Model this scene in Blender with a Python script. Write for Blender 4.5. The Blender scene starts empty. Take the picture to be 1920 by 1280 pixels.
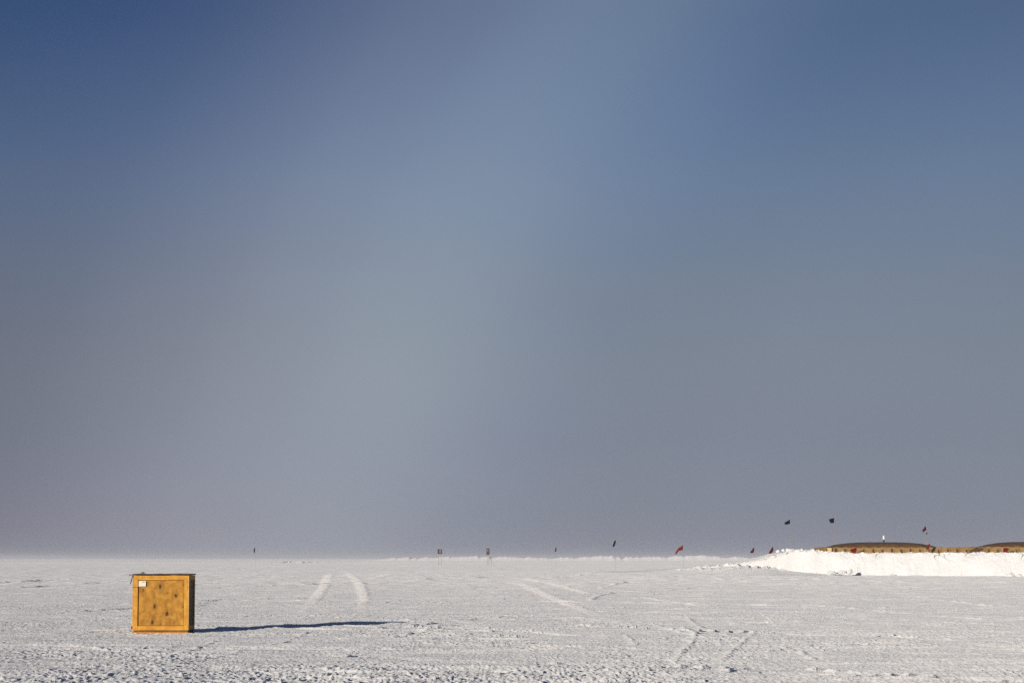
import bpy, bmesh, math, random
import numpy as np
from mathutils import Vector, Matrix, Euler

random.seed(7)
R = math.radians
scn = bpy.context.scene
COL = scn.collection

# ------------------------------------------------------------------ camera
CAM_H = 1.52
PITCH = math.atan(405.0 / 4267.0)
cam_d = bpy.data.cameras.new("camera")
cam = bpy.data.objects.new("camera", cam_d)
COL.objects.link(cam)
cam.location = (0, 0, CAM_H)
cam.rotation_euler = (R(90) + PITCH, 0, 0)
cam_d.sensor_width = 36.0
cam_d.lens = 36.0 * 4267.0 / 1920.0
cam_d.clip_start = 0.5
cam_d.clip_end = 60000
scn.camera = cam

F = 4267.0
def ray(px, py):
    a, b = (px - 960.0) / F, (640.0 - py) / F
    c, s = math.cos(PITCH), math.sin(PITCH)
    return a, c - b * s, s + b * c
def at(px, py, Y):
    """world point at depth Y that the photograph shows at px, py"""
    x, y, z = ray(px, py)
    return Vector((x / y * Y, Y, CAM_H + z / y * Y))
def gnd(px, py, z=0.0):
    x, y, zz = ray(px, py)
    Y = (z - CAM_H) / (zz / y)
    return x / y * Y, Y

# ------------------------------------------------------------------ sun, sky
SUN_AZ, SUN_EL = 27.5, 7.9                       # sun stands behind the camera to the left
sd = Vector((-math.sin(R(SUN_AZ)) * math.cos(R(SUN_EL)), -math.cos(R(SUN_AZ)) * math.cos(R(SUN_EL)), math.sin(R(SUN_EL))))
sun_d = bpy.data.lights.new("sun", 'SUN')
sun_d.energy = 4.4
sun_d.angle = R(0.6)
sun_d.color = (1.0, 0.885, 0.74)
sun = bpy.data.objects.new("sun", sun_d)
COL.objects.link(sun)
sun.location = (-40, -60, 30)
sun.rotation_euler = sd.to_track_quat('Z', 'Y').to_euler()

world = bpy.data.worlds.new("World")
scn.world = world
world.use_nodes = True
nt = world.node_tree
nt.nodes.clear()
N, L = nt.nodes, nt.links
def wn(t, **k):
    n = N.new(t)
    for a, b in k.items():
        setattr(n, a, b)
    return n
out = wn('ShaderNodeOutputWorld')
bg = wn('ShaderNodeBackground')
bg.inputs['Strength'].default_value = 0.1
L.new(bg.outputs[0], out.inputs['Surface'])
sky = wn('ShaderNodeTexSky', sky_type='NISHITA', sun_disc=False)
sky.sun_elevation = R(SUN_EL)
sky.sun_rotation = R(180 + SUN_AZ)
sky.air_density, sky.dust_density, sky.ozone_density = 1.0, 1.5, 1.5
tc = wn('ShaderNodeTexCoord')
sep = wn('ShaderNodeSeparateXYZ')
L.new(tc.outputs['Generated'], sep.inputs[0])
def ramp(stops, interp='B_SPLINE'):
    n = wn('ShaderNodeValToRGB')
    cr = n.color_ramp
    cr.interpolation = interp
    while len(cr.elements) < len(stops):
        cr.elements.new(0.5)
    for e, (p, c) in zip(cr.elements, stops):
        e.position = p
        e.color = (c[0], c[1], c[2], 1)
    return n
# ice fog: grey-white low down, clear deep blue above (function of height above the horizon)
asin = wn('ShaderNodeMath', operation='ARCSINE')
L.new(sep.outputs['Z'], asin.inputs[0])
el = wn('ShaderNodeMapRange')
el.inputs['From Min'].default_value = 0
el.inputs['From Max'].default_value = R(90)
L.new(asin.outputs[0], el.inputs['Value'])
FOG = [(0, (.1930, .1940, .2380)), (2.5, (.158, .1730, .2330)), (5, (.1425, .1610, .2144)), (7.5, (.1120, .1430, .2130)),
       (10, (.0720, .1150, .2140)), (13.5, (.0270, .0640, .1600)), (24, (.018, .045, .115)), (45, (.011, .030, .085)), (90, (.009, .024, .07))]
fog = ramp([(e / 90.0, c) for e, c in FOG], 'CARDINAL')
L.new(el.outputs[0], fog.inputs[0])
# fogbow: a broad white arc round the point opposite the sun
dot = wn('ShaderNodeVectorMath', operation='DOT_PRODUCT')
L.new(tc.outputs['Generated'], dot.inputs[0])
dot.inputs[1].default_value = -sd
acos = wn('ShaderNodeMath', operation='ARCCOSINE')
L.new(dot.outputs['Value'], acos.inputs[0])
an = wn('ShaderNodeMapRange')
an.inputs['From Min'].default_value = R(16)
an.inputs['From Max'].default_value = R(46)
L.new(acos.outputs[0], an.inputs['Value'])
BOW = [(16, (.050, .066, .080)), (24, (.052, .066, .082)), (27, (.047, .061, .074)), (29, (.058, .075, .096)), (31, (.090, .108, .127)), (33, (.118, .138, .150)),
       (35, (.111, .123, .137)), (37.5, (.082, .085, .098)), (41, (.024, .024, .036)), (46, (.002, .002, .004))]
bow = ramp([((d - 16) / 30.0, c) for d, c in BOW], 'CARDINAL')
L.new(an.outputs[0], bow.inputs[0])
def cmix(blend, fac, a, b):
    n = wn('ShaderNodeMix', data_type='RGBA', blend_type=blend)
    n.inputs[0].default_value = fac
    L.new(a, n.inputs[6])
    if isinstance(b, tuple):
        n.inputs[7].default_value = (*b, 1)
    else:
        L.new(b, n.inputs[7])
    return n.outputs[2]
# thin uneven patches drifting in the fog
nz = wn('ShaderNodeTexNoise')
nz.inputs['Scale'].default_value = 5.0
nz.inputs['Detail'].default_value = 3.0
L.new(tc.outputs['Generated'], nz.inputs['Vector'])
nr = wn('ShaderNodeMapRange')
nr.inputs['From Min'].default_value = 0.3
nr.inputs['From Max'].default_value = 0.7
nr.inputs['To Min'].default_value = 0.95
nr.inputs['To Max'].default_value = 1.05
L.new(nz.outputs['Fac'], nr.inputs['Value'])
s1 = cmix('ADD', 1.0, fog.outputs[0], bow.outputs[0])
sv = wn('ShaderNodeVectorMath', operation='SCALE')
L.new(s1, sv.inputs[0])
L.new(nr.outputs[0], sv.inputs['Scale'])
s2 = wn('ShaderNodeVectorMath', operation='SCALE')
L.new(sv.outputs[0], s2.inputs[0])
s2.inputs['Scale'].default_value = 10.0
tint = cmix('MULTIPLY', 1.0, sky.outputs[0], (0.9, 0.95, 1.0))
final = cmix('MIX', 0.94, tint, s2.outputs[0])
L.new(final, bg.inputs['Color'])

# ------------------------------------------------------------------ materials
def mat(name, rough=0.8, color=(.5, .5, .5)):
    m = bpy.data.materials.new(name)
    m.use_nodes = True
    b = m.node_tree.nodes['Principled BSDF']
    b.inputs['Roughness'].default_value = rough
    b.inputs['Base Color'].default_value = (*color, 1)
    b.inputs['Specular IOR Level'].default_value = 0.25
    return m, m.node_tree, b
def nd(t, typ, ins=None, **k):
    n = t.nodes.new(typ)
    for a, v in k.items():
        setattr(n, a, v)
    for a, v in (ins or {}).items():
        if hasattr(v, 'is_output') or isinstance(v, bpy.types.NodeSocket):
            t.links.new(v, n.inputs[a])
        else:
            n.inputs[a].default_value = v
    return n
def crmp(t, fac, stops):
    n = nd(t, 'ShaderNodeValToRGB', {'Fac': fac})
    cr = n.color_ramp
    while len(cr.elements) < len(stops):
        cr.elements.new(.5)
    for e, (p, c) in zip(cr.elements, stops):
        e.position = p
        e.color = (*c, 1)
    return n.outputs[0]
def noise(t, vec, scale, detail=4, rough=.55):
    return nd(t, 'ShaderNodeTexNoise', {'Vector': vec, 'Scale': scale, 'Detail': detail, 'Roughness': rough}).outputs['Fac']
def objco(t):
    return nd(t, 'ShaderNodeTexCoord').outputs['Object']

def cloth_mat(name, c1, c2, scale=3.0, bump=0.2, rough=.85):
    m, t, b = mat(name, rough)
    co = objco(t)
    t.links.new(crmp(t, noise(t, co, scale), [(.3, c1), (.7, c2)]), b.inputs['Base Color'])
    bp = nd(t, 'ShaderNodeBump', {'Height': noise(t, co, scale * 4), 'Strength': bump, 'Distance': .02})
    t.links.new(bp.outputs[0], b.inputs['Normal'])
    return m

def snow_mat(name, use_attr, bumpscale, dist):
    m, t, b = mat(name, .62)
    b.inputs['Specular IOR Level'].default_value = .3
    b.inputs['Diffuse Roughness'].default_value = .74
    co = objco(t)
    big = noise(t, co, .5, 5)
    col = crmp(t, big, [(.3, (.680, .705, .735)), (.7, (.775, .795, .815))])
    if use_attr:
        at_ = nd(t, 'ShaderNodeAttribute', attribute_name='drift')
        mx = nd(t, 'ShaderNodeMix', {0: at_.outputs['Fac'], 6: col}, data_type='RGBA')
        mx.inputs[7].default_value = (.97, .965, .96, 1)
        col = mx.outputs[2]
    t.links.new(col, b.inputs['Base Color'])
    mp = nd(t, 'ShaderNodeMapping', {'Vector': co})
    mp.inputs['Scale'].default_value = (1, .3, 1) if use_attr else (1, 1, 1)
    h1 = noise(t, mp.outputs[0], bumpscale, 4, .65)
    bp = nd(t, 'ShaderNodeBump', {'Height': h1, 'Strength': .8, 'Distance': dist})
    t.links.new(bp.outputs[0], b.inputs['Normal'])
    return m
M_snow = snow_mat('wind_packed_snow', True, 24.0, .03)
M_bank = snow_mat('ploughed_snow', False, 5.0, .12)

# ------------------------------------------------------------------ helpers
def tag(o, label=None, cat=None, group=None, kind=None):
    if label: o['label'] = label
    if cat: o['category'] = cat
    if group: o['group'] = group
    if kind: o['kind'] = kind
    return o
def empty(name, loc, rz=0.0):
    o = bpy.data.objects.new(name, None)
    o.empty_display_size = .2
    COL.objects.link(o)
    o.location = loc
    o.rotation_euler = (0, 0, rz)
    return o
def link(name, bm, m, parent=None, smooth=False, loc=None, bevel=0):
    bmesh.ops.recalc_face_normals(bm, faces=bm.faces)
    me = bpy.data.meshes.new(name)
    bm.to_mesh(me)
    bm.free()
    if smooth:
        for p in me.polygons:
            p.use_smooth = True
    me.materials.append(m)
    o = bpy.data.objects.new(name, me)
    COL.objects.link(o)
    if parent: o.parent = parent
    if loc: o.location = loc
    if bevel:
        md = o.modifiers.new('bevel', 'BEVEL')
        md.width = bevel
        md.segments = 2
        md.limit_method = 'ANGLE'
    return o
def box(bm, x0, x1, y0, y1, z0, z1):
    v = [bm.verts.new(p) for p in ((x0, y0, z0), (x1, y0, z0), (x1, y1, z0), (x0, y1, z0), (x0, y0, z1), (x1, y0, z1), (x1, y1, z1), (x0, y1, z1))]
    for f in ((0, 3, 2, 1), (4, 5, 6, 7), (0, 1, 5, 4), (1, 2, 6, 5), (2, 3, 7, 6), (3, 0, 4, 7)):
        bm.faces.new([v[i] for i in f])
    return v
def tube(bm, pts, r, n=8, r1=None):
    pts = [Vector(p) for p in pts]
    rings = []
    for i, p in enumerate(pts):
        d = (pts[min(i + 1, len(pts) - 1)] - pts[max(i - 1, 0)]).normalized()
        u = d.orthogonal().normalized()
        w = d.cross(u)
        rr = r if r1 is None else r + (r1 - r) * i / (len(pts) - 1)
        rings.append([bm.verts.new(p + (u * math.cos(a) + w * math.sin(a)) * rr) for a in (2 * math.pi * k / n for k in range(n))])
    for a, b in zip(rings, rings[1:]):
        for k in range(n):
            bm.faces.new((a[k], a[(k + 1) % n], b[(k + 1) % n], b[k]))
    bm.faces.new(rings[0][::-1])
    bm.faces.new(rings[-1])

# ------------------------------------------------------------------ noise fields (numpy)
rng = np.random.RandomState(11)
PERM = rng.permutation(4096).astype(np.int32)
ANG = rng.rand(4096) * 2 * np.pi
GX, GY = np.cos(ANG).astype(np.float32), np.sin(ANG).astype(np.float32)
def perlin(x, y):
    xi, yi = np.floor(x), np.floor(y)
    xf, yf = (x - xi).astype(np.float32), (y - yi).astype(np.float32)
    xi, yi = xi.astype(np.int64), yi.astype(np.int64)
    u = xf * xf * xf * (xf * (xf * 6 - 15) + 10)
    v = yf * yf * yf * (yf * (yf * 6 - 15) + 10)
    def g(ix, iy, dx, dy):
        h = PERM[(PERM[ix & 4095] + iy) & 4095]
        return GX[h] * dx + GY[h] * dy
    a = g(xi, yi, xf, yf)
    b = g(xi + 1, yi, xf - 1, yf)
    c = g(xi, yi + 1, xf, yf - 1)
    d = g(xi + 1, yi + 1, xf - 1, yf - 1)
    return (a + u * (b - a)) + v * ((c + u * (d - c)) - (a + u * (b - a)))
def sstep(a, b, x):
    t = np.clip((x - a) / (b - a), 0, 1)
    return t * t * (3 - 2 * t)
def bump1(d, w):
    return np.exp(-(d / w) ** 2)

def seg_dist(x, y, pts):
    """distance to a polyline and the arc length along it"""
    best = np.full(x.shape, 1e9, np.float32)
    arc = np.zeros(x.shape, np.float32)
    s = 0.0
    for (ax, ay), (bx, by) in zip(pts, pts[1:]):
        dx, dy = bx - ax, by - ay
        l2 = dx * dx + dy * dy
        t = np.clip(((x - ax) * dx + (y - ay) * dy) / l2, 0, 1)
        d = np.hypot(x - ax - t * dx, y - ay - t * dy)
        m = d < best
        best = np.where(m, d, best)
        arc = np.where(m, s + t * math.sqrt(l2), arc)
        s += math.sqrt(l2)
    return best, arc

def P(*pp):
    return [gnd(a, b) for a, b in pp]
TRACKS = [  # smooth pale drifted-in vehicle tracks: polyline, half width, weight
    (P((618, 1074), (614, 1084), (611, 1094), (603, 1108), (589, 1126), (579, 1139), (562, 1156)), .0027, 1.0),
    (P((652, 1073), (659, 1080), (670, 1090), (679, 1103), (683, 1120), (682, 1140), (678, 1162)), .0027, 1.0),
    (P((975, 1083), (1000, 1088), (1045, 1097), (1085, 1107), (1140, 1122)), .0030, .85),
    (P((950, 1089), (975, 1095), (1000, 1104), (1035, 1120), (1085, 1140), (1150, 1166)), .0036, .85),
    (P((1195, 1118), (1260, 1128), (1330, 1138)), .0022, .7),
    (P((690, 1087), (720, 1078), (745, 1074)), .0026, .6),
    (P((540, 1087), (575, 1098)), .0022, .5),
    (P((1390, 1176), (1430, 1172), (1560, 1171)), .004, .4),
]
TREADS = [  # rows of broken tread marks
    (P((610, 1174), (750, 1175), (860, 1179), (960, 1184), (1060, 1190)), 1.0),
    (P((760, 1189), (885, 1190), (980, 1194)), .9),
    (P((1090, 1172), (1152, 1177), (1230, 1180), (1290, 1184), (1400, 1185), (1492, 1189), (1680, 1192), (1760, 1198), (1935, 1206)), 1.0),
    (P((1030, 1243), (1120, 1247), (1250, 1249), (1330, 1252), (1450, 1253), (1600, 1260)), .9),
    (P((640, 1230), (700, 1231), (790, 1238)), .8),
    (P((940, 1124), (1012, 1125)), .7),
    (P((1350, 1258), (1520, 1262), (1700, 1268), (1930, 1276)), .8),
    (P((720, 1129), (830, 1130)), .7),
]
CUTS = [  # thin ridges thrown up by runners
    (P((1262, 1240), (1280, 1222), (1300, 1204)), .05),
    (P((1355, 1236), (1380, 1214), (1412, 1188)), .045),
    (P((1172, 1190), (1192, 1208)), .05),
    (P((1080, 1118), (1103, 1112), (1130, 1108)), .06),
    (P((0, 1211), (90, 1212), (180, 1217), (260, 1223)), .05),
    (P((235, 1217), (300, 1218), (370, 1216)), .05),
    (P((620, 1098), (700, 1099)), .05),
    (P((770, 1098), (830, 1096)), .07),
    (P((1130, 1106), (1240, 1101), (1330, 1103)), .04),
    (P((480, 1258), (640, 1262), (760, 1262)), .06),
    (P((820, 1254), (960, 1260), (1060, 1262)), .05),
    (P((540, 1269), (650, 1273), (735, 1276)), .07),
    (P((620, 1261), (700, 1263), (765, 1263)), .06),
    (P((0, 1232), (120, 1234), (330, 1232)), .05),
    (P((1440, 1162), (1560, 1158), (1700, 1163)), .05),
    (P((1780, 1170), (1860, 1172), (1935, 1168)), .06),
    (P((1560, 1213), (1610, 1208), (1680, 1205)), .05),
    (P((1440, 1222), (1475, 1217)), .06),
    (P((60, 1143), (150, 1140), (230, 1146)), .05),
    (P((400, 1127), (480, 1124), (570, 1127)), .05),
    (P((1340, 1099), (1420, 1097), (1600, 1102)), .05),
]
_r = random.Random(21)
SCRATCH = []
for _i in range(70):
    _y = 34 + 150 * _r.random() ** 1.6
    _x = _r.uniform(-.235, .235) * _y
    _l = _r.uniform(1.0, 4.5) * (_y / 60) ** .7
    _a = _r.choice((_r.uniform(-.35, .35), _r.uniform(.6, 1.3), _r.uniform(1.2, 1.9)))
    _b = _a + _r.uniform(-.25, .25)
    SCRATCH.append(([(_x, _y), (_x + _l * math.cos(_a), _y + 2.2 * _l * math.sin(_a)), (_x + _l * math.cos(_a) + _l * math.cos(_b), _y + 2.2 * _l * (math.sin(_a) + math.sin(_b)))], _r.uniform(.012, .034)))
CRATE = at(299.5, 1187, 45.7); CRATE.z = 0.0

def ground_height(x, y):
    r = np.hypot(x, y)
    near = 1 - sstep(110, 260, r)
    mid = 1 - sstep(300, 700, r)
    wob = perlin(x * .12, y * .12)
    patch = sstep(-.25, .3, perlin(x * .35 + 9, y * .16 + 3) + .5 * wob)
    rough = .60 + .60 * patch
    rough *= 1.0 + .30 * (1 - sstep(28, 33.5, r)) + .1 * (1 - sstep(33, 42, r))
    # lumpy crust, its grain drawn out along the wind
    wx = x + .25 * perlin(x * 1.3, y * .7)
    l1 = perlin(wx * 23, y * 5.5 + 3.3)
    l2 = perlin(wx * 11.1 + 5, y * 3.6)
    l3 = perlin(wx * 3.1 + 1, y * 1.9 + 7)
    h = near * rough * (.0125 * l1 + .013 * np.abs(l2) + .016 * np.abs(l3))
    # clods
    cl = np.clip(perlin(wx * 14.2 + 31, y * 5.2 + 17) - .22, 0, 1)
    h += near * rough * .040 * cl
    cl = np.clip(perlin(x * 4.6 + 3, y * 3.0 + 1) - .40, 0, 1)
    h += near * rough * .055 * cl * sstep(0, .3, patch)
    # low swells whose far sides lie in weaker light
    h += near * (.020 * perlin(x * .55 + 8, y * 1.5) + .013 * perlin(x * 1.25, y * 3.1 + 9))
    # coarser relief that carries the crust on where the sheet's cells grow
    far = sstep(75, 150, r)
    lam = np.where(r < 260, .4 + .006 * np.minimum(r, 260), 2.0)
    for w_ in (.7, 1.3, 2.4):
        k_ = np.exp(-((np.log(lam) - np.log(w_)) / .35) ** 2)
        h += far * (1 - .65 * sstep(260, 480, r)) * k_ * .085 * w_ * perlin(x / w_ + 11 * w_, y / w_ + 5)
    # wind ridges running across the view
    h += mid * .030 * perlin(x * .33 + 3 + .6 * wob, y * 1.05) + mid * .035 * perlin(x * .09, y * .22)
    h += near * .020 * np.abs(perlin(x * .9 + 3, y * 2.2 + 2.0 * wob))
    h += .05 * perlin(x * .03 + 5, y * .05) * sstep(60, 200, r)
    h += .14 * perlin(x * .012 + 5, y * .03) * sstep(150, 500, r)
    return h

def ground_all(x, y):
    h = ground_height(x, y)
    r = np.hypot(x, y)
    drift = np.zeros(x.shape, np.float32)
    near = (r > 24) & (r < 230)
    xs, ys = x[near], y[near]
    hs, ds = h[near], drift[near]
    jit = perlin(xs * .8, ys * .5) * .25
    ed = perlin(xs * 4, ys * 1.5)
    for pts, w, k in TRACKS:
        d, a = seg_dist(xs, ys, pts)
        w = w * np.minimum(np.hypot(xs, ys), 150)
        tot = sum(math.dist(p, q) for p, q in zip(pts, pts[1:]))
        m = k * (1 - sstep(w * .25, w * 1.25, d + jit * .3)) * sstep(0, .22 * tot, a) * sstep(0, .22 * tot, tot - a)
        m = m * (.92 + .5 * ed + .45 * perlin(xs * 1.1, ys * .30 + 9))
        m = np.clip(m, 0, 1)
        hs = hs * (1 - .35 * m) + m * .03
        ds = np.maximum(ds, m)
    for pts, k in TREADS:
        d, a = seg_dist(xs, ys, pts)
        ph = a * 1.0 / .30 + .8 * perlin(a * .9, d * 0 + len(pts))
        on = sstep(.0, .5, np.sin(ph * 2 * np.pi)) * sstep(-.25, .15, perlin(a * .7 + 3, d * 0 + 2.5))
        hs = hs + k * on * .042 * np.exp(-((d + .05 * ed) / .12) ** 2) - k * .04 * (1 - on) * bump1(d, .2)
    for pts, hh in CUTS:
        d, a = seg_dist(xs, ys, pts)
        hs = hs + .46 * hh * np.exp(-((d + .03 * ed) / .05) ** 2) * (.55 + .6 * np.abs(ed) + .3 * perlin(a * 2, a * 0))
    # old scratches and runner marks crossing every way
    for pts, hh in SCRATCH:
        ax, ay = pts[0]; bx, by = pts[-1]
        mx_, my_ = (ax + bx) / 2, (ay + by) / 2
        sel = (np.abs(xs - mx_) < abs(ax - bx) / 2 + 1.5) & (np.abs(ys - my_) < abs(ay - by) / 2 + 2.5)
        if not sel.any(): continue
        d, a = seg_dist(xs[sel], ys[sel], pts)
        k = math.hypot(mx_, my_) / 45.0
        hs[sel] += hh * k ** .7 * np.exp(-((d + .03 * ed[sel]) / (.06 * k)) ** 2) * np.clip(.6 + 1.4 * perlin(a * 1.3, a * 0 + hh * 900), 0, 1.4)
    # streaks and patches of fresh blown snow caught on the crust
    st = .8 * perlin(xs * .33 + 2, ys * .22) + .7 * perlin(xs * .9, ys * .6 + 4) + .5 * perlin(xs * 3.1, ys * 1.3)
    pm = .62 * sstep(.10, .75, st)
    ds = np.maximum(ds, pm)
    hs = hs * (1 - .35 * pm) + .02 * pm
    st2 = np.abs(perlin(xs * .3 + 21, ys * .55 + .8 * perlin(xs * .3, ys * .3)))
    lip = np.exp(-(st2 / .05) ** 2) * sstep(-.1, .25, perlin(xs * .22 + 6, ys * .2 + 1))
    hs = hs + .012 * lip
    h[near], drift[near] = hs, ds
    # the crate's seat is level with a little snow drifted along its foot
    dc = np.maximum(np.abs(x - CRATE.x) - .60, np.abs(y - CRATE.y - .45) - .50)
    f = sstep(-.1, .45, dc)
    h = h * (.35 + .65 * f) + .014 * bump1(dc, .13) * (1 + 2.2 * perlin(x * 9, y * 9))
    # low graded edges of the skiway far off, and the long berm on the horizon
    wv = 14 * perlin(x * .01 + 4, y * 0 + 2.2) + 4 * perlin(x * .05, y * 0 + .7)
    h += .40 * np.exp(-((y - 560 - wv) / 3.0) ** 2) * (.7 + .9 * perlin(x * .05 + 7, y * 0)) * (1 - sstep(20, 60, np.abs(x + 150) - 260))
    h += .22 * np.exp(-((y - 385 - .5 * wv) / 2.0) ** 2) * (.6 + perlin(x * .09 + 2, y * 0 + 5))
    e1 = sstep(-62, -40, x) * (1 - sstep(150, 260, x))
    rid = (1.75 + 1.1 * perlin(x * .035, y * 0 + 4.2) + .8 * perlin(x * .22, y * .01 + 1.2) + .5 * perlin(x * .7, y * .01))
    prof = np.where(y < 900, np.exp(-((y - 900) / 11) ** 2), np.exp(-((y - 900) / 5) ** 2))
    h += e1 * np.clip(rid, 0, 4) * prof
    # broken blocks left in front of it
    e2 = bump1(x + 60, 7) * bump1(y - 640, 60)
    h += e2 * .7 * np.clip(perlin(x * .6, y * .12) - .05, 0, 1) * 2
    return h, drift

def build_ground(ang_step=.00052, k_near=1.0):
    th = list(np.arange(R(-15.5), R(15.5), ang_step))
    n0 = len(th)
    rest = np.linspace(R(15.5), R(360 - 15.5), 62)[1:-1]
    th = np.array(th + list(rest))
    rr = [.6, 3, 7, 12, 17, 21, 23.5]
    r = 25.0
    while r < 9000:
        rr.append(r)
        if r < 60: r += max(.032, .0010 * r) * k_near
        elif r < 260: r *= 1 + .0012 * k_near
        elif r < 1300: r *= 1.0030
        else: r *= 1.06
    rr.append(9000)
    rr = np.array(rr)
    T, RR = np.meshgrid(th, rr)
    x = (RR * np.sin(T)).ravel()
    y = (RR * np.cos(T)).ravel()
    z, drift = np.zeros_like(x), np.zeros(x.shape, np.float32)
    chunk = 400000
    for i in range(0, len(x), chunk):
        s = slice(i, i + chunk)
        z[s], drift[s] = ground_all(x[s], y[s])
    z -= .0
    co = np.stack([x, y, z], 1).astype(np.float32)
    nr_, nc = len(rr), len(th)
    i, j = np.meshgrid(np.arange(nr_ - 1), np.arange(nc), indexing='ij')
    j2 = (j + 1) % nc
    quads = np.stack([i * nc + j, i * nc + j2, (i + 1) * nc + j2, (i + 1) * nc + j], -1).reshape(-1, 4)[:, ::-1]
    me = bpy.data.meshes.new('snow_field')
    me.vertices.add(len(co) + 1)
    co = np.vstack([co, [[0, 0, 0]]]).astype(np.float32)
    me.vertices.foreach_set('co', co.ravel())
    nq = len(quads)
    tris = np.stack([np.full(nc, len(co) - 1), (np.arange(nc) + 1) % nc, np.arange(nc)], 1)
    idx = np.concatenate([quads.ravel(), tris.ravel()]).astype(np.int32)
    me.loops.add(len(idx))
    me.loops.foreach_set('vertex_index', idx)
    me.polygons.add(nq + nc)
    starts = np.concatenate([np.arange(nq) * 4, nq * 4 + np.arange(nc) * 3]).astype(np.int32)
    me.polygons.foreach_set('loop_start', starts)
    me.polygons.foreach_set('loop_total', np.concatenate([np.full(nq, 4), np.full(nc, 3)]).astype(np.int32))
    me.update(calc_edges=True)
    a = me.attributes.new('drift', 'FLOAT', 'POINT')
    a.data.foreach_set('value', np.append(drift, 0).astype(np.float32))
    me.polygons.foreach_set('use_smooth', np.ones(nq + nc, dtype=bool))
    me.materials.append(M_snow)
    o = bpy.data.objects.new('snow_field', me)
    COL.objects.link(o)
    tag(o, kind='structure')
    print('ground verts', len(co))
    return o
build_ground()

# ------------------------------------------------------------------ snow bank (ploughed berm under the bladders)
def smooth_interp(x, xp, fp):
    """piecewise interpolation blurred so that no kink shows"""
    g = np.linspace(-1.2, 1.2, 9)
    w = np.exp(-(g / .7) ** 2)
    return sum(k * np.interp(x + d, xp, fp) for d, k in zip(g, w)) / w.sum()
def bank_front_y(x):
    """depth of the foot of the bank's steep face"""
    return smooth_interp(x, [8, 14, 18, 21, 23, 25, 28, 31, 45, 75], [232, 226, 220, 212.5, 206, 199.5, 196.5, 195, 185.5, 178])
def bank_crest(x):
    return smooth_interp(x, [8, 13, 17.5, 20.9, 22.3, 23.7, 24.9, 26, 27, 30, 75], [.0, .12, .48, .92, 1.22, 1.62, 2.16, 2.12, 1.98, 1.87, 1.87])
def bank_apron(x):
    return smooth_interp(x, [8, 13, 17.5, 20.5, 22.5, 24.5, 27.0, 29.5, 75], [.0, .10, .44, .72, .64, .34, .12, 0.0, 0.0])
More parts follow.
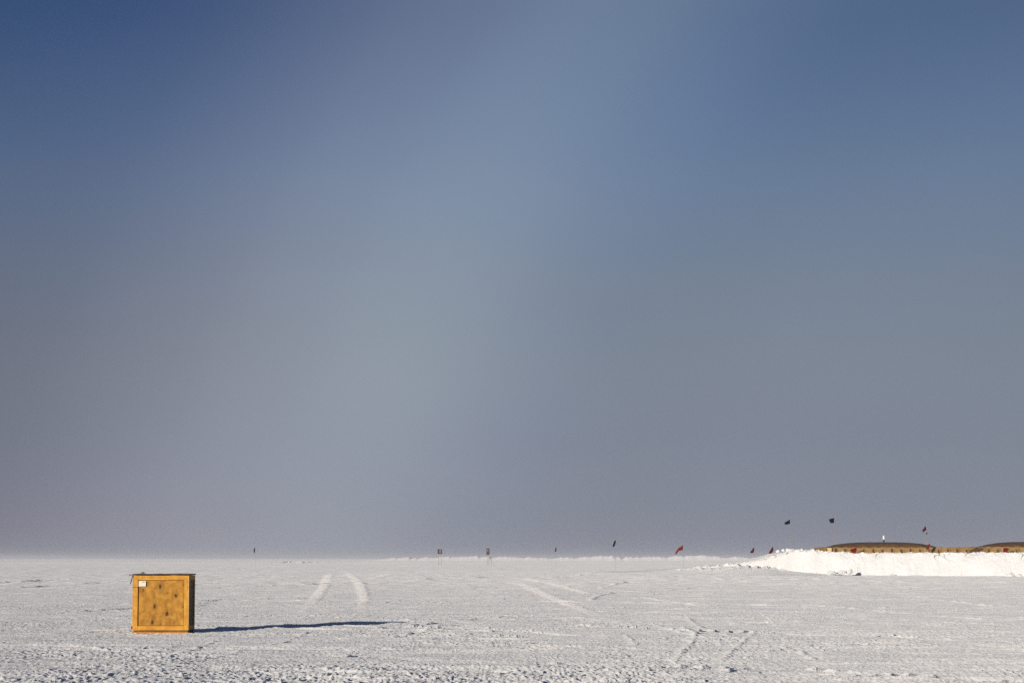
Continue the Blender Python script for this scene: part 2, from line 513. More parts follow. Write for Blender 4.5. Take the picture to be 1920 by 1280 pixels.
def build_bank():
    nx = 1300
    xs = np.linspace(8, 75, nx)
    vs = np.concatenate([np.linspace(-1, 0, 26, endpoint=False), np.linspace(0, 1, 60, endpoint=False), np.linspace(1, 1.25, 34, endpoint=False), np.linspace(1.25, 3, 40)])
    X, V = np.meshgrid(xs, vs, indexing='ij')
    f, c, ap = bank_front_y(X), bank_crest(X), bank_apron(X)
    ad = .3 + 26 * np.clip(ap, 0, 1)                 # depth of the gentle apron before the face
    fd = 1.15 * np.clip((c - ap) / 1.5, .25, 1.2)
    Y = np.where(V < 0, f + ad * V, np.where(V < 1, f + fd * np.clip(V, 0, 1) ** 1.15, np.where(V < 2, f + fd + 16 * (V - 1), f + fd + 16 + 14 * (V - 2))))
    up = np.where(V < 1, 1 - (1 - np.clip(V, 0, 1)) ** 1.5, 1.0)
    Z = np.where(V < 0, ap * sstep(-1.0, 0.05, V) - .02 * (V < -.9), ap + (c - ap) * up)
    Z = Z * np.where(V < 2, 1, 1 - sstep(2, 3, V))
    live = np.clip((c - ap) / 1.5, 0, 1)
    act = sstep(0, .06, V) * (1 - sstep(1.8, 2.6, V) * .7) * live
    n = .30 * perlin(X * .55, V * 1.3 + 3) + .17 * perlin(X * 1.5 + 8, V * 2.6) + .13 * perlin(X * 3.6, V * 6 + 2) + .08 * perlin(X * 8, V * 14)
    cr_ = np.clip(perlin(X * .45 + 40 + .3 * perlin(X * 1.6, V * 3), V * .5 + 9), -1, 1)
    cre = -.75 * np.exp(-(cr_ / .055) ** 2) * sstep(.45, .85, V)          # vertical cracks
    Y = Y - act * (n + cre * .7)
    top = .10 * perlin(X * 1.3 + 4, V * 9) + .13 * np.clip(perlin(X * 2.6 + 2, V * 20), 0, 1) + .05 * perlin(X * 6, V * 40)
    Z = Z + act * sstep(.75, 1.0, V) * top * (1 - sstep(1.25, 1.6, V) * .7)
    clod = np.clip(perlin(X * 2.3 + 7, V * 16 + 3) - .02, 0, 1) + .7 * np.clip(perlin(X * 4.7, V * 30 + 3) - .05, 0, 1)
    Z = Z + live * clod * (.36 * (1 - sstep(26.5, 29, X)) + .16) * sstep(.8, 1.0, V) * (1 - sstep(1.1, 1.3, V)) - .10 * live * (1 - sstep(26, 29, X)) * sstep(.8, 1.0, V)
    Z = Z + act * .05 * perlin(X * 4, V * 10) * (1 - sstep(.9, 1.1, V)) * sstep(.05, .2, V)
    rub = sstep(15, 18, X) * (1 - sstep(23, 25, X)) * sstep(-.5, -.1, V) * (1 - sstep(1.0, 1.3, V))
    Z = Z + rub * (.55 * np.clip(perlin(X * 1.7, Y * .9) - .05, 0, 1) + .10 * perlin(X * 4, Y * 2))
    Z = Z + .025 * perlin(X * .9, Y * .5) * sstep(-.95, -.7, V)
    Z = np.where(V <= -.9999, -.30, Z)
    Z = np.where(V >= 2.999, -.3, Z)
    co = np.stack([X, Y, Z], -1).reshape(-1, 3).astype(np.float32)
    nv = len(vs)
    i, j = np.meshgrid(np.arange(nx - 1), np.arange(nv - 1), indexing='ij')
    q = np.stack([i * nv + j, (i + 1) * nv + j, (i + 1) * nv + j + 1, i * nv + j + 1], -1).reshape(-1, 4)
    me = bpy.data.meshes.new('snow_bank')
    me.from_pydata(co.tolist(), [], q.tolist())
    me.polygons.foreach_set('use_smooth', np.ones(len(q), dtype=bool))
    me.materials.append(M_bank)
    o = bpy.data.objects.new('snow_bank', me)
    COL.objects.link(o)
    tag(o, kind='structure')
build_bank()

# ------------------------------------------------------------------ loose snow chunks
def chunk_mesh(seed, s):
    rnd = random.Random(seed)
    bm = bmesh.new()
    bmesh.ops.create_icosphere(bm, subdivisions=3, radius=1.0)
    cuts = [(Vector((rnd.uniform(-1, 1), rnd.uniform(-1, 1), rnd.uniform(-.4, 1))).normalized(), rnd.uniform(.5, .85)) for _ in range(9)]
    for v in bm.verts:
        for n_, d in cuts:
            k = v.co.dot(n_) - d
            if k > 0:
                v.co -= n_ * k * .9
        v.co += Vector((rnd.uniform(-1, 1), rnd.uniform(-1, 1), rnd.uniform(-1, 1))) * .035
        v.co.x *= s[0]; v.co.y *= s[1]; v.co.z *= s[2]
    return bm
def chunk(px, py, Y, w, h, seed, label, group=None, z=None):
    p = at(px, py, Y)
    o = link('snow_chunk', chunk_mesh(seed, (w / 2, w / 2, h * .62)), M_bank)
    o.location = (p.x, Y, (p.z if z is None else z) + h * .35)
    o.rotation_euler = (0, 0, random.uniform(0, 6))
    tag(o, label, 'snow chunk', group)
    return o
g_foot = 'snow blocks fallen at the foot of the bank'
chunk(1560, 1077, 192.5, .95, .42, 1, 'large flat white snow block at the bank foot, leftmost of three', g_foot)
chunk(1577, 1075, 193.2, .8, .36, 2, 'middle white snow block of three below the first bladder', g_foot)
chunk(1592, 1074, 193.6, .62, .42, 3, 'dark sided small snow block, rightmost of three at the foot of the bank', g_foot)
chunk(1672, 1077.0, 193.0, .45, .14, 4, 'tiny lone snow lump at the foot of the bank below the bladder vent', g_foot)
chunk(1893, 1080.5, 184.0, .8, .4, 5, 'snow block at the foot of the bank close to the right edge', g_foot)
chunk(1911, 1081, 184.0, .6, .3, 6, 'smaller snow block at the foot of the bank, last before the right edge', g_foot)
g_pile = 'lumps of the low snow pile in front of the red flag'
chunk(1243, 1080, 238, 1.9, .62, 7, 'tallest white lump of the low pile left of the bank', g_pile)
chunk(1258, 1081, 236, 1.7, .34, 8, 'low wide white lump right of the tallest one in the small pile', g_pile)
chunk(1229, 1079.5, 239, 1.0, .3, 9, 'small white lump left of the tallest one in the small pile', g_pile)
rb = random.Random(5)
for i in range(46):
    t = rb.random()
    px = 1322 + 112 * t + rb.uniform(-6, 6)
    base = 1073 - 19 * max(0, t - .18) ** .9 + rb.uniform(-1.5, 6.5) * (1 - .55 * t)
    Y = 236 - 18 * t + rb.uniform(-2, 2)
    w = rb.uniform(.25, .75)
    chunk(px, base, Y, w, w * rb.uniform(.5, .8), 20 + i, 'white snow lump in the rubble trail running down the left end of the bank', 'rubble trail of snow lumps at the left end of the bank')
for i in range(13):
    px = 1461 + i * 6.2 + rb.uniform(-3, 3)
    base = 1036 - 2.2 * bump1(px - 1470, 16) + rb.uniform(-1.5, 1)
    w = rb.uniform(.3, .7)
    chunk(px, base, 208 + rb.uniform(-3, 2), w, w * .6, 90 + i, 'white snow lump on the crest of the bank left of the first bladder', 'snow lumps along the crest left of the bladders')

# ------------------------------------------------------------------ wooden crate
def wood_mat(name, c_dark, c_mid, c_light, knots=(), vertical=True, scale=1.0):
    m, t, b = mat(name, .7)
    co = objco(t)
    mp = nd(t, 'ShaderNodeMapping', {'Vector': co})
    mp.inputs['Scale'].default_value = (9, 9, 1.3) if vertical and not knots else (3.6, 9, 2.0) if knots else (1.3, 9, 9)
    g = noise(t, mp.outputs[0], 3.2 * scale, 6, .62)
    blot = noise(t, co, 7.5 if knots else 4.5, 6, .68)
    mixf = nd(t, 'ShaderNodeMath', {0: g, 1: .42}, operation='MULTIPLY').outputs[0]
    f = nd(t, 'ShaderNodeMath', {0: blot, 1: .58, 2: mixf}, operation='MULTIPLY_ADD').outputs[0]
    col = crmp(t, f, [(.40, c_dark), (.5, c_mid), (.60, c_light)])
    if knots:
        total = None
        sx = nd(t, 'ShaderNodeSeparateXYZ', {0: co})
        wob = nd(t, 'ShaderNodeMath', {0: noise(t, co, 22, 3), 1: .05, 2: -.025}, operation='MULTIPLY_ADD').outputs[0]
        for kx, kz, kr, ks in knots:
            dx = nd(t, 'ShaderNodeMath', {0: sx.outputs['X'], 1: kx}, operation='SUBTRACT').outputs[0]
            dx = nd(t, 'ShaderNodeMath', {0: dx, 1: wob}, operation='ADD').outputs[0]
            dz = nd(t, 'ShaderNodeMath', {0: sx.outputs['Z'], 1: kz}, operation='SUBTRACT').outputs[0]
            dz = nd(t, 'ShaderNodeMath', {0: dz, 1: .62}, operation='MULTIPLY').outputs[0]
            a2 = nd(t, 'ShaderNodeMath', {0: dx, 1: dx}, operation='MULTIPLY').outputs[0]
            d2 = nd(t, 'ShaderNodeMath', {0: dz, 1: dz, 2: a2}, operation='MULTIPLY_ADD').outputs[0]
            d = nd(t, 'ShaderNodeMath', {0: d2}, operation='SQRT').outputs[0]
            core = nd(t, 'ShaderNodeMapRange', {'Value': d, 'From Min': kr * .5, 'From Max': kr * 1.25, 'To Min': ks, 'To Max': 0.0}, interpolation_type='SMOOTHSTEP').outputs[0]
            halo = nd(t, 'ShaderNodeMapRange', {'Value': d, 'From Min': kr, 'From Max': kr * 4.0, 'To Min': .26 * ks, 'To Max': 0.0}, interpolation_type='SMOOTHSTEP').outputs[0]
            k = nd(t, 'ShaderNodeMath', {0: core, 1: halo}, operation='MAXIMUM').outputs[0]
            total = k if total is None else nd(t, 'ShaderNodeMath', {0: total, 1: k}, operation='MAXIMUM').outputs[0]
        mx = nd(t, 'ShaderNodeMix', {0: total, 6: col}, data_type='RGBA')
        mx.inputs[7].default_value = (.055, .018, .006, 1)
        col = mx.outputs[2]
    t.links.new(col, b.inputs['Base Color'])
    bp = nd(t, 'ShaderNodeBump', {'Height': g, 'Strength': .25, 'Distance': .004})
    t.links.new(bp.outputs[0], b.inputs['Normal'])
    return m
# crate frame of reference: x across the front (0 = centre), y into the crate, z up
PXM = 4267.0 / 45.7
def cx(zx): return ((220 + zx / 8.0) - 299.5) / PXM
def cz(zy): return (1187 - (1050 + zy / 8.0)) / PXM
KN = [(cx(x), cz(y), r * 1.45, s) for x, y, r, s in ((630, 390, .024, .95), (378, 440, .016, .7), (862, 525, .021, .9), (548, 678, .024, .95), (738, 790, .024, .95),
      (520, 918, .024, .95), (735, 485, .012, .4), (970, 370, .010, .6), (968, 693, .009, .7), (640, 945, .010, .6), (395, 745, .020, .35), (840, 945, .03, .3), (560, 415, .018, .4))]
W_LIGHT = ((.43, .19, .022), (.57, .285, .036), (.65, .36, .058))
M_panel = wood_mat('knotty_plywood', (.30, .135, .016), (.43, .208, .026), (.53, .28, .042), KN)
M_stile = wood_mat('pine_board_upright', *W_LIGHT, vertical=True)
M_rail = wood_mat('pine_board_level', *W_LIGHT, vertical=False)
M_skid = wood_mat('skid_timber', (.32, .115, .018), (.42, .165, .026), (.48, .20, .034), vertical=False)
M_ply = wood_mat('shaded_side_plywood', (.085, .036, .011), (.12, .052, .015), (.16, .07, .02))  # darker than the front plywood: the unlit side's shade put into the colour
M_lid = wood_mat('weathered_lid', (.035, .018, .012), (.055, .030, .020), (.085, .05, .033), vertical=False)
M_strap, _, _b = mat('dark_strap', .5, (.03, .018, .014))
M_paper, tp, bp_ = mat('label_paper', .7, (.72, .68, .56))
M_strip, _, _ = mat('pale_edge_strip', .6, (.68, .50, .26))
M_ink, _, _ = mat('label_print', .7, (.20, .15, .10))
M_nail, _, _ = mat('nail_steel', .5, (.05, .03, .02))

crate = empty('wooden_crate', CRATE, R(1.2))
tag(crate, 'square golden plywood crate with dark lid, alone on the snow', 'crate')
x0, x1 = cx(228), cx(1062)
DEP = .98
zt = cz(226)
zb = cz(1036)
bm = bmesh.new(); box(bm, x0 + .012, x1 - .012, .036, .054, zb, zt); link('front_panel', bm, M_panel, crate)
M_seam_shade, _, _ = mat('painted_seam_shade', .9, (.11, .042, .010))  # dark strips paint in shade where the panel meets rails and right stile
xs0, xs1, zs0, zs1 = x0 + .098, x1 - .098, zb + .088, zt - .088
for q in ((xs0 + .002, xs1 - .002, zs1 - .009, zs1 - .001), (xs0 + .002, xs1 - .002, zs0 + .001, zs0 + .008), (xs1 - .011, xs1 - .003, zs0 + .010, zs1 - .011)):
    bm = bmesh.new(); box(bm, q[0], q[1], .033, .0358, q[2], q[3]); link('seam_shade_strip', bm, M_seam_shade, crate)
sw = .098
for a, b_ in ((x0, x0 + sw), (x1 - sw, x1)):
    bm = bmesh.new(); box(bm, a, b_, 0, .0355, zb + .0005, zt - .001); link('stile', bm, M_stile, crate, bevel=.003)
bm = bmesh.new(); box(bm, x0 + sw + .002, x1 - sw - .002, .002, .0352, zt - .088, zt - .001); link('rail', bm, M_rail, crate, bevel=.003)
bm = bmesh.new(); box(bm, x0 + sw + .002, x1 - sw - .002, .002, .0352, zb + .001, zb + .088); link('rail', bm, M_rail, crate, bevel=.003)
for a, b_ in ((x0 + .014, x0 + .032), (x1 - .032, x1 - .014)):
    bm = bmesh.new(); box(bm, a, b_, .0465, DEP - .0465, zb + .001, zt - .001); link('side_panel', bm, M_ply, crate)
for sx_ in (0, 1):
    xa, xb = (x0 - .010, x0 + .0135) if sx_ == 0 else (x1 - .0135, x1 + .010)
    for ya, yb in ((.029, .115), (DEP - .115, DEP - .029)):
        bm = bmesh.new(); box(bm, xa, xb, ya, yb, zb + .002, zt - .002); link('side_batten', bm, M_stile, crate, bevel=.003)
    for za, zc in ((zb + .002, zb + .09), (zt - .09, zt - .002)):
        bm = bmesh.new(); box(bm, xa, xb, .117, DEP - .117, za, zc); link('side_batten', bm, M_rail, crate, bevel=.003)
bm = bmesh.new(); box(bm, x0 + .012, x1 - .012, DEP - .046, DEP - .028, zb, zt); link('back_panel', bm, M_ply, crate)
for a, b_ in ((x0, x0 + sw), (x1 - sw, x1)):
    bm = bmesh.new(); box(bm, a, b_, DEP - .0278, DEP, zb + .0005, zt - .001); link('stile', bm, M_stile, crate, bevel=.003)
# floor, slightly recessed dark gap, then two skids and a front sill
bm = bmesh.new(); box(bm, x0 + .02, x1 - .02, .014, DEP - .014, zb - .020, zb - .0015); link('floor_board', bm, M_lid, crate)
bm = bmesh.new(); box(bm, x0 + .016, x1 - .010, .004, .094, -.03, zb - .021); link('skid', bm, M_skid, crate, bevel=.004)
bm = bmesh.new(); box(bm, x0 + .016, x1 - .010, DEP - .094, DEP - .004, -.03, zb - .021); link('skid', bm, M_skid, crate, bevel=.004)
bm = bmesh.new(); box(bm, x0 + .03, x1 - .03, DEP / 2 - .045, DEP / 2 + .045, -.03, zb - .021); link('skid', bm, M_skid, crate, bevel=.004)
# lid: thin dark sheet with an overhang, slightly warped
bm = bmesh.new()
nl = 14
top, bot = [], []
for i in range(nl + 1):
    u = i / nl
    xx = x0 - .014 + u * (x1 - x0 + .030)
    zz = zt + .003 + .008 * math.sin(u * 2.6) * u + (.004 if i % 5 == 0 else 0)
    top.append([bm.verts.new((xx, yy, zz + .026)) for yy in (-.018, DEP + .014)])
    bot.append([bm.verts.new((xx, yy, zz)) for yy in (-.018, DEP + .014)])
for i in range(nl):
    bm.faces.new((top[i][0], top[i + 1][0], top[i + 1][1], top[i][1]))
    bm.faces.new((bot[i][0], bot[i][1], bot[i + 1][1], bot[i + 1][0]))
    bm.faces.new((bot[i][0], bot[i + 1][0], top[i + 1][0], top[i][0]))
    bm.faces.new((bot[i][1], top[i][1], top[i + 1][1], bot[i + 1][1]))
bm.faces.new((bot[0][0], top[0][0], top[0][1], bot[0][1]))
bm.faces.new((bot[-1][0], bot[-1][1], top[-1][1], top[-1][0]))
lid = link('lid', bm, M_lid, crate)
# torn strap ends on the lid and hanging from the corner
bm = bmesh.new()
tube(bm, [(cx(330), .05, zt + .03), (cx(345), .06, zt + .056), (cx(372), .05, zt + .064), (cx(398), .06, zt + .05), (cx(410), .06, zt + .031)], .008, 6)
tube(bm, [(cx(352), .12, zt + .03), (cx(366), .10, zt + .072), (cx(372), .1, zt + .03)], .006, 6)
link('strap_end', bm, M_strap, crate, smooth=True)
bm = bmesh.new()
tube(bm, [(cx(170), -.02, zt + .012), (cx(196), -.022, zt + .016), (cx(226), -.022, zt + .004), (cx(214), -.02, cz(262)), (cx(203), -.01, cz(300)), (cx(192), -.012, cz(350))], .009, 6)
link('strap_end', bm, M_strap, crate, smooth=True)
# steel band: a thin strip round the stiles
bz = cz(401)
bm = bmesh.new(); box(bm, x0 - .002, x0 + sw + .004, -.0018, -.0004, bz - .006, bz + .005); link('band', bm, M_strap, crate)
bm = bmesh.new(); box(bm, x1 - .032, x1 + .002, -.0018, -.0004, bz - .008, bz + .004); link('band', bm, M_strap, crate)
bm = bmesh.new(); box(bm, x0 - .022, x0 - .001, -.006, .03, cz(1012), cz(975)); link('corner_bracket', bm, M_strap, crate, bevel=.002)
bm = bmesh.new(); box(bm, x1 - .008, x1 - .002, -.004, -.0005, cz(960), cz(240)); link('corner_strip', bm, M_strip, crate)
lab = bmesh.new(); box(lab, cx(312), cx(420), -.0012, .0015, cz(385), cz(305))
lab_o = link('paper_label', lab, M_paper, crate)
bm = bmesh.new(); box(bm, cx(368), cx(404), -.0030, -.0015, cz(326), cz(318)); link('print', bm, M_ink, lab_o)
for a, b_ in ((715, 1008), (510, 1000), (970, 370), (968, 693), (278, 1012), (1010, 268), (270, 262), (640, 262)):
    bm = bmesh.new()
    bmesh.ops.create_cone(bm, cap_ends=True, segments=10, radius1=.008, radius2=.008, depth=.004,
                          matrix=Matrix.Translation((cx(a), -.0005 if (a < 320 or a > 960) else .0012 if b_ > 1000 or b_ < 300 else .0350, cz(b_))) @ Matrix.Rotation(R(90), 4, 'X'))
    link('nail', bm, M_nail, crate)

# ------------------------------------------------------------------ fuel bladders and their containment liners
M_blad = cloth_mat('bladder_fabric', (.13, .065, .020), (.20, .105, .034), 1.2, .3, .6)
M_liner = cloth_mat('liner_fabric', (.24, .145, .048), (.34, .215, .08), 1.6, .35, .75)
M_brace = cloth_mat('brace_webbing', (.10, .045, .012), (.15, .07, .02), 3)
M_pale = cloth_mat('pale_liner_end', (.62, .47, .25), (.70, .56, .33), 2)
M_vent, _, _ = mat('vent_white', .4, (.8, .8, .8))
M_black, _, _ = mat('black_plastic', .5, (.015, .015, .018))
def bladder_mesh(hx, hy, h):
    bm = bmesh.new()
    nx, ny = 72, 36
    rnd = random.Random(3)
    g = [[None] * (ny + 1) for _ in range(nx + 1)]
    for i in range(nx + 1):
        for j in range(ny + 1):
            u, v = -1 + 2 * i / nx, -1 + 2 * j / ny
            eu = (1 - abs(u) ** 3.2)
            ev = (1 - abs(v) ** 3.0)
            z = h * (max(eu, 0) ** .62) * (max(ev, 0) ** .5)
            wr = .035 * math.sin(u * 34 + 2 * math.sin(v * 7)) * (abs(u) ** 4 + abs(v) ** 4) * (1 if z > .03 else 0)
            g[i][j] = bm.verts.new((u * hx, v * hy, z + wr + .02 * rnd.random() * (z > .05)))
    for i in range(nx):
        for j in range(ny):
            bm.faces.new((g[i][j], g[i + 1][j], g[i + 1][j + 1], g[i][j + 1]))
    b = [bm.verts.new((sx * hx, sy * hy, -.12)) for sx, sy in ((-1, -1), (1, -1), (1, 1), (-1, 1))]
    bm.faces.new(b[::-1])
    edges = [[g[i][0] for i in range(nx + 1)], [g[nx][j] for j in range(ny + 1)], [g[i][ny] for i in range(nx, -1, -1)], [g[0][j] for j in range(ny, -1, -1)]]
    for k, e in enumerate(edges):
        bm.faces.new(list(e)[::-1] + [b[k], b[(k + 1) % 4]])
    return bm
def liner_ring(hx, hy, h, seed):
    """four sloping cloth walls with a sagging top edge"""
    bm = bmesh.new()
    rnd = random.Random(seed)
    loop = []
    step = .2
    def side(a, b):
        n = max(2, int(math.dist(a, b) / step))
        return [(a[0] + (b[0] - a[0]) * i / n, a[1] + (b[1] - a[1]) * i / n) for i in range(n)]
    c = [(-hx, -hy), (hx, -hy), (hx, hy), (-hx, hy)]
    for i in range(4):
        loop += side(c[i], c[(i + 1) % 4])
    rows = []
    prof = ((.10, -.9), (.05, .25 * h), (.0, .6 * h), (-.05, h), (-.09, h + .02), (-.11, .9 * h), (-.02, -.9))
    for k, (o_, z) in enumerate(prof):
        row = []
        for i, (x, y) in enumerate(loop):
            d = Vector((x / hx if abs(abs(x) - hx) < 1e-6 else 0, y / hy if abs(abs(y) - hy) < 1e-6 else 0, 0))
            sag = .035 * math.sin(i * step / .82 * 2 * math.pi) if 2 <= k <= 5 else 0
            bulge = .035 * math.cos(i * step / .82 * 2 * math.pi) if 1 <= k <= 2 else 0
            row.append(bm.verts.new((x + d.x * (o_ + bulge) * 1.6, y + d.y * (o_ + bulge) * 1.6, z + sag + rnd.uniform(-.012, .012) * (k in (3, 4)))))
        rows.append(row)
    n = len(loop)
    for a, b in zip(rows, rows[1:]):
        for i in range(n):
            bm.faces.new((a[i], a[(i + 1) % n], b[(i + 1) % n], b[i]))
    for i in range(n):
        bm.faces.new((rows[-1][i], rows[-1][(i + 1) % n], rows[0][(i + 1) % n], rows[0][i]))
    return bm
def brace_mesh(h):
    bm = bmesh.new()
    v = [(-.05, .02, -.2), (.05, .02, -.2), (.05, -.34, -.2), (-.05, -.34, -.2), (-.04, .02, h * .86), (.04, .02, h * .86), (.04, -.03, h * .86), (-.04, -.03, h * .86)]
    vv = [bm.verts.new(p) for p in v]
    for f in ((0, 1, 2, 3), (4, 7, 6, 5), (0, 4, 5, 1), (1, 5, 6, 2), (2, 6, 7, 3), (3, 7, 4, 0)):
        bm.faces.new([vv[i] for i in f])
    return bm
def containment(name_lab, cxw, Yf, hx, hy, base, h, rz, seed):
    ln = empty('containment_liner', (cxw, Yf + hy, base), rz)
    tag(ln, name_lab, 'containment liner', 'tan containment liners on the snow bank')
    link('wall', liner_ring(hx, hy, h, seed), M_liner, ln, smooth=False)
    src = None
    n = int(2 * hx / .80)
    for k in range(n + 1):
        x = -hx + .12 + k * (2 * hx - .24) / n
        if src is None:
            o = src = link('brace', brace_mesh(h), M_brace, ln)
        else:
            o = src.copy(); COL.objects.link(o); o.parent = ln
        o.location = (x, -hy - .09, 0)
        o.rotation_euler = (0, 0, R(random.uniform(-14, 14)))
        o.scale = (random.uniform(.7, 1.3), 1, random.uniform(.75, 1.05))
    return ln
# first enclosure: px 1546..1845
YA = 199.6
pL, pR = at(1547, 1036, YA), at(1832, 1038, YA)
hxA = (pR.x - pL.x) / 2
baseA = at(1690, 1036.5, YA).z
hA = at(1690, 1026.0, YA).z - baseA
linA = containment('long tan fabric liner wall round the left fuel bladder', (pL.x + pR.x) / 2, YA, hxA, 4.0, baseA, hA, R(-.5), 4)
bm = bmesh.new()
box(bm, -hxA + .22, -hxA + .60, -4.30, -4.16, -.2, hA * .95)
link('end_flap', bm, M_pale, linA, bevel=.04)
# second enclosure: px 1846 onwards
pL2 = at(1851, 1038, YA - 6)
linB = containment('tan fabric liner wall round the right fuel bladder, cut by the right edge', pL2.x + 6.8, YA - 6, 6.8, 4.0, at(1880, 1039.5, YA - 6).z, .66, R(-.5), 9)
def bladder(lab, pxl, pxr, ytop, Y, base):
    a, b = at(pxl, 1030, Y), at(pxr, 1030, Y)
    topz = at((pxl + pxr) / 2, ytop, Y + 2.2).z
    o = empty('fuel_bladder', ((a.x + b.x) / 2, Y + 2.8, base))
    tag(o, lab, 'fuel bladder', 'pillow shaped fuel bladders on the snow bank')
    link('bag', bladder_mesh((b.x - a.x) / 2, 2.9, topz - base), M_blad, o, smooth=True)
    return o, topz
blA, topA = bladder('low tan pillow fuel bladder, the left one, with a white vent standing behind its crest', 1546, 1776, 1016.2, YA + 1.2, baseA + .10)
blB, topB = bladder('low tan pillow fuel bladder at the right edge, cut by the frame', 1838, 2060, 1015.5, YA - 4.8, baseA + .10)
vp = at(1656.5, 1013, YA + 4)
ve = empty('vent_cap', (0, 0, 0))
bpy.data.objects.remove(ve)
pz = topA - (baseA + .10)
xl = vp.x - blA.location.x
bm = bmesh.new(); tube(bm, [(xl, -.2, pz - .12), (xl, -.2, at(1656, 1010.5, YA + 4).z - blA.location.z)], .07, 10)
vent = link('vent_pipe', bm, M_black, blA, smooth=True)
bm = bmesh.new(); z1 = at(1656, 1011, YA + 4).z - blA.location.z
tube(bm, [(xl, -.2, z1), (xl, -.2, z1 + .06), (xl - .01, -.2, z1 + .30), (xl - .01, -.2, z1 + .36)], .11, 12, .07)
link('vent_cap', bm, M_vent, vent, smooth=True)
xl2 = 1.6
bm = bmesh.new(); tube(bm, [(xl2, -.2, topB - blB.location.z - .12), (xl2, -.2, topB - blB.location.z + .22)], .07, 10)
link('vent_pipe', bm, M_black, blB, smooth=True)

# grey-green tarpaulin bundle between the enclosures, with snow heaped against it
M_tarp = cloth_mat('tarp_grey', (.035, .045, .04), (.10, .12, .11), 5, .4)
def lump_mesh(seed, sx, sy, sz, rough=.12):
    rnd = random.Random(seed)
    bm = bmesh.new()
    bmesh.ops.create_icosphere(bm, subdivisions=4, radius=1)
    ph = [rnd.uniform(0, 6) for _ in range(6)]
    for v in bm.verts:
        c = v.co.copy()
        k = 1 + rough * (math.sin(c.x * 5 + ph[0]) * math.sin(c.y * 4 + ph[1]) + .6 * math.sin(c.z * 9 + ph[2] + c.x * 7) + .4 * math.sin(c.x * 14 + ph[3]) * math.sin(c.z * 12 + ph[4]))
        v.co = Vector((c.x * sx, c.y * sy, c.z * sz)) * k
    return bm
p = at(1832, 1034, YA + .8)
o = link('tarp_bundle', lump_mesh(4, .42, .5, .42, .16), M_tarp, smooth=True); o.location = (p.x, YA + .8, p.z)
tag(o, 'dark grey tarpaulin bundle in the gap between the two tan liners', 'tarp bundle')
p = at(1843, 1035.5, YA - 2)
o = link('snow_chunk', lump_mesh(8, .46, .5, .42, .14), M_bank, smooth=True); o.location = (p.x, YA - 2, p.z)
tag(o, 'white snow heap between the grey tarpaulin and the right liner', 'snow chunk')

# ------------------------------------------------------------------ marker flags on bamboo poles
M_bamboo = cloth_mat('bamboo', (.30, .22, .10), (.42, .32, .16), 6, .1, .6)
def fabric(name, c):
    m, t, b = mat(name, .9, c)
    b.inputs['Specular IOR Level'].default_value = .05
    tr = nd(t, 'ShaderNodeBsdfTranslucent', {'Color': (*[min(1, q * 1.2) for q in c], 1)})
    mx = nd(t, 'ShaderNodeMixShader', {0: .2, 1: b.outputs[0], 2: tr.outputs[0]})
    t.links.new(mx.outputs[0], t.nodes['Material Output'].inputs['Surface'])
    return m
M_red = fabric('red_flag_cloth', (.34, .012, .012))
M_dred = fabric('dark_red_flag_cloth', (.15, .009, .014))
M_blk = fabric('black_flag_cloth', (.003, .003, .005))
M_nvy = fabric('navy_flag_cloth', (.010, .016, .035))
FLAG_G = 'marker flags on bamboo poles'
def flag(label, poly, pole_px, base_py, Y, m, seed, base_z=None, extra=None):
    """poly: cloth outline in the photograph (hoist edge first and last), pole_px: pole top and foot"""
    top_px, foot_px, top_py = pole_px
    pt = at(top_px, top_py, Y)
    pb = at(foot_px, base_py, Y)
    bz_ = pb.z if base_z is None else base_z
    root = empty('marker_flag', (pb.x, Y, bz_))
    tag(root, label, 'flag', FLAG_G)
    org = Vector((pb.x, Y, bz_))
    bm = bmesh.new()
    mid = (pt + Vector((pb.x, Y, bz_))) / 2 - org + Vector((.02, 0, 0))
    tube(bm, [(0, 0, -.3), mid, pt - org], .010, 8, .006)
    link('pole', bm, M_bamboo, root, smooth=True)
    # cloth: outline filled as a grid between its two long sides, rippled in depth, given thickness
    pts = [at(a, b, Y) - org for a, b in poly]
    n = len(pts) // 2
    A_, B_ = pts[:n], pts[n:][::-1]
    def along(q, t):
        f = t * (len(q) - 1)
        i = min(int(f), len(q) - 2)
        return q[i].lerp(q[i + 1], f - i)
    bm = bmesh.new()
    nu, nv = 14, 8
    rnd = random.Random(seed)
    ph = rnd.uniform(0, 6)
    grid = []
    for i in range(nu + 1):
        row = []
        for j in range(nv + 1):
            u, v = i / nu, j / nv
            q = along(A_, u).lerp(along(B_, u), v)
            q = q + Vector((0, -.02 + .07 * u * math.sin(u * 7 + ph + v * 1.2) + .02 * math.sin(v * 8 + ph), 0))
            row.append(bm.verts.new(q))
        grid.append(row)
    for i in range(nu):
        for j in range(nv):
            bm.faces.new((grid[i][j], grid[i + 1][j], grid[i + 1][j + 1], grid[i][j + 1]))
    bmesh.ops.solidify(bm, geom=bm.faces[:], thickness=.004)
    link('cloth', bm, m, root, smooth=True)
    if extra:
        bm = bmesh.new()
        q = at(extra[0], extra[1], Y) - org
        bmesh.ops.create_icosphere(bm, subdivisions=2, radius=.07, matrix=Matrix.Translation(q))
        link('knot', bm, M_blk, root, smooth=True)
    return root
def zoomed(ox, oy, s, pts):
    return [(ox + a / s, oy + b / s) for a, b in pts]
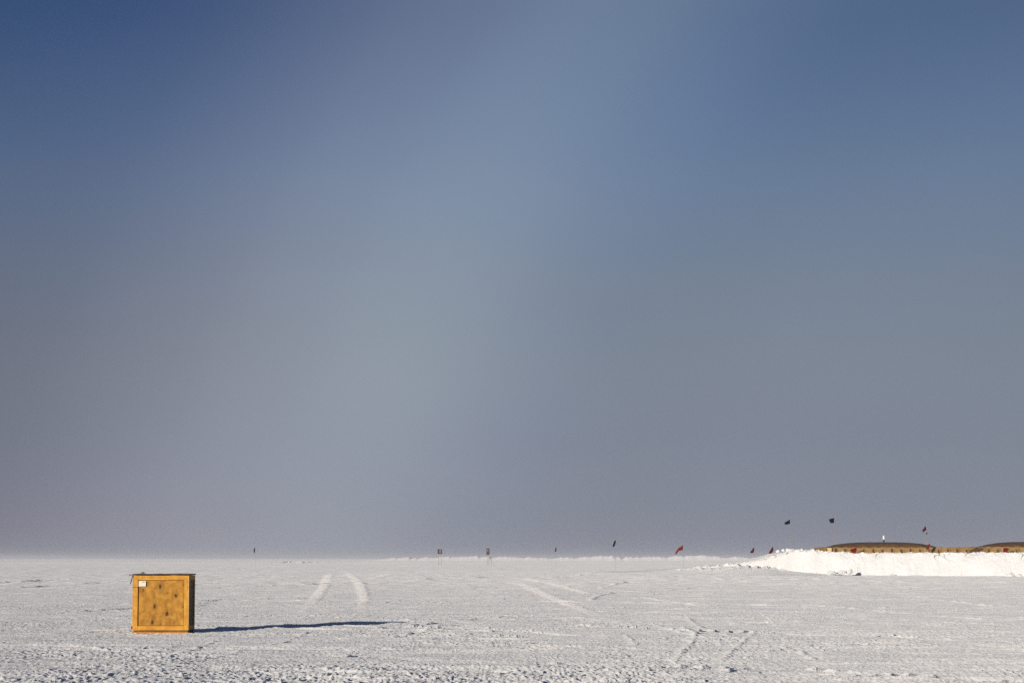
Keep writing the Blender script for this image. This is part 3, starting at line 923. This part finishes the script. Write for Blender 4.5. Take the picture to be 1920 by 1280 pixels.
# black flags high over the bank (cloth blown to the left of the pole)
flag('leftmost black flag, high over the left shoulder of the snow bank', zoomed(1460, 960, 16, [(335, 212), (255, 262), (172, 310), (190, 362), (240, 365), (340, 345)]),
     (1481.3, 1481.5, 972.5), 1036, 214, M_blk, 1)
flag('square black flag high over the left end of the left tan liner', zoomed(1460, 960, 16, [(1665, 170), (1590, 182), (1505, 210), (1550, 322), (1600, 318), (1660, 318)]),
     (1564.3, 1564.5, 969.8), 1034, 212, M_blk, 2)
flag('small dark red flag flying highest above the left bladder', zoomed(1630, 970, 13.71, [(1440, 210), (1405, 262), (1362, 318), (1384, 382), (1425, 340), (1470, 305)]),
     (1735.5, 1737.5, 985), 1030, 206, M_dred, 3, extra=(1737.5, 999.6))
flag('red flag hanging limp in front of the right end of the left bladder', zoomed(1630, 970, 13.71, [(1560, 662), (1490, 700), (1462, 800), (1482, 838), (1520, 810), (1552, 740)]),
     (1743.8, 1742.5, 1017), 1040, 198.2, M_red, 4)
flag('reddish flag slumped against the left liner near its left end', zoomed(1520, 1005, 12, [(1040, 250), (960, 268), (880, 300), (940, 400), (985, 388), (1030, 330)]),
     (1606.8, 1605.6, 1025), 1041, 198.0, M_red, 5)
flag('dark red flag drooping in front of the right liner near the right edge', zoomed(1780, 1000, 13.71, [(1530, 372), (1450, 362), (1385, 372), (1378, 528), (1440, 535), (1462, 520)]),
     (1891.4, 1890.0, 1026), 1042, 192.0, M_red, 6)
flag('dark red flag rightmost of the two low ones before the bank', zoomed(1200, 940, 5.333, [(1330, 448), (1312, 470), (1286, 515), (1310, 520), (1325, 505), (1334, 480)]),
     (1449.6, 1450.0, 1022.5), 1046, 206, M_dred, 7)
flag('dark maroon flag leftmost of the two low ones before the bank', zoomed(1200, 940, 5.333, [(1141, 455), (1122, 476), (1100, 505), (1118, 516), (1133, 508), (1142, 492)]),
     (1414.0, 1414.3, 1024), 1054, 228, M_dred, 8)
flag('large red flag with a trailing tail, left of the snow bank', zoomed(1200, 940, 5.333, [(430, 436), (385, 462), (348, 520), (362, 526), (388, 490), (428, 484)]),
     (1280.7, 1281.2, 1020.5), 1073, 240, M_red, 9)
flag('navy flag hanging steeply on its pole between the signs and the large red flag', zoomed(1000, 1000, 8, [(1236, 95), (1212, 110), (1186, 188), (1204, 200), (1222, 180), (1238, 130)]),
     (1154.2, 1153.8, 1010), 1068, 285, M_nvy, 10)
flag('tiny dark limp flag right of the two signs on the horizon', zoomed(1000, 1000, 8, [(344, 200), (334, 205), (322, 268), (334, 274), (342, 262), (348, 235)]),
     (1043.2, 1043.0, 1024.5), 1064, 345, M_nvy, 11)
flag('lone tiny dark flag far left on the horizon, behind the crate', zoomed(440, 1000, 6, [(230, 158), (222, 158), (212, 180), (218, 218), (224, 216), (229, 190)]),
     (478.4, 478.2, 1025.5), 1064, 345, M_nvy, 12)

# ------------------------------------------------------------------ two dark distance signs on tan legs
M_sign, _, _ = mat('dark_sign_board', .7, (.065, .028, .030))
M_leg = cloth_mat('tan_sign_leg', (.34, .29, .18), (.42, .36, .24), 4, .1)
def sign(label, ox, oy, s, bars, legs, foot_py, Y):
    c = at(ox + sum(l[0] for l in legs) / len(legs) / s, foot_py, Y)
    root = empty('marker_sign', (c.x, Y, c.z))
    tag(root, label, 'sign', 'dark signs on the horizon')
    def bxl(b, y0, y1, bm):
        a, d = at(ox + b[0] / s, oy + b[1] / s, Y) - c, at(ox + b[2] / s, oy + b[3] / s, Y) - c
        box(bm, min(a.x, d.x), max(a.x, d.x), y0, y1, min(a.z, d.z), max(a.z, d.z))
    for b in bars:
        bm = bmesh.new(); bxl(b, -.03, .03, bm); link('board', bm, M_sign, root, bevel=.008)
    for lx, top_py in legs:
        a = at(ox + lx / s, oy + top_py / s, Y) - c
        bm = bmesh.new(); tube(bm, [(a.x, .07, -.25), (a.x, .07, a.z)], .04, 8); link('leg', bm, M_leg, root, smooth=True)
    return root
sign('dark sign of two upright bars joined below, left of two on the horizon', 800, 1015, 28.45,
     [(585, 385, 690, 655), (740, 400, 825, 655), (691, 600, 739, 655)], [(640, 600), (775, 600)], 1056, 460)
sign('narrow dark sign with a pale opening near its top, right of two on the horizon', 890, 1015, 28.45,
     [(625, 350, 790, 425), (625, 426, 672, 515), (725, 426, 795, 515), (625, 516, 795, 695)], [(670, 560), (760, 560), (900, 700)], 1056, 460)

# ------------------------------------------------------------------ thin ice haze
mh = bpy.data.materials.new('ice_haze')
mh.use_nodes = True
th_ = mh.node_tree
th_.nodes.clear()
o_ = th_.nodes.new('ShaderNodeOutputMaterial')
pv = th_.nodes.new('ShaderNodeVolumePrincipled')
pv.inputs['Color'].default_value = (.86, .90, .97, 1)
pv.inputs['Density'].default_value = .00030
pv.inputs['Anisotropy'].default_value = 0.0
th_.links.new(pv.outputs[0], o_.inputs['Volume'])
bm = bmesh.new()
box(bm, -9300, 9300, -9300, 9300, -2.0, 6.5)
hz = link('haze', bm, mh)
tag(hz, kind='stuff')

# ------------------------------------------------------------------ render settings
vs_ = scn.view_settings
vs_.view_transform = 'Standard'
vs_.look = 'None'
vs_.exposure = 0.0
vs_.gamma = 1.0
vs_.use_curve_mapping = False
scn.cycles.use_denoising = False
scn.cycles.volume_bounces = 1
scn.cycles.sample_clamp_indirect = 3.0
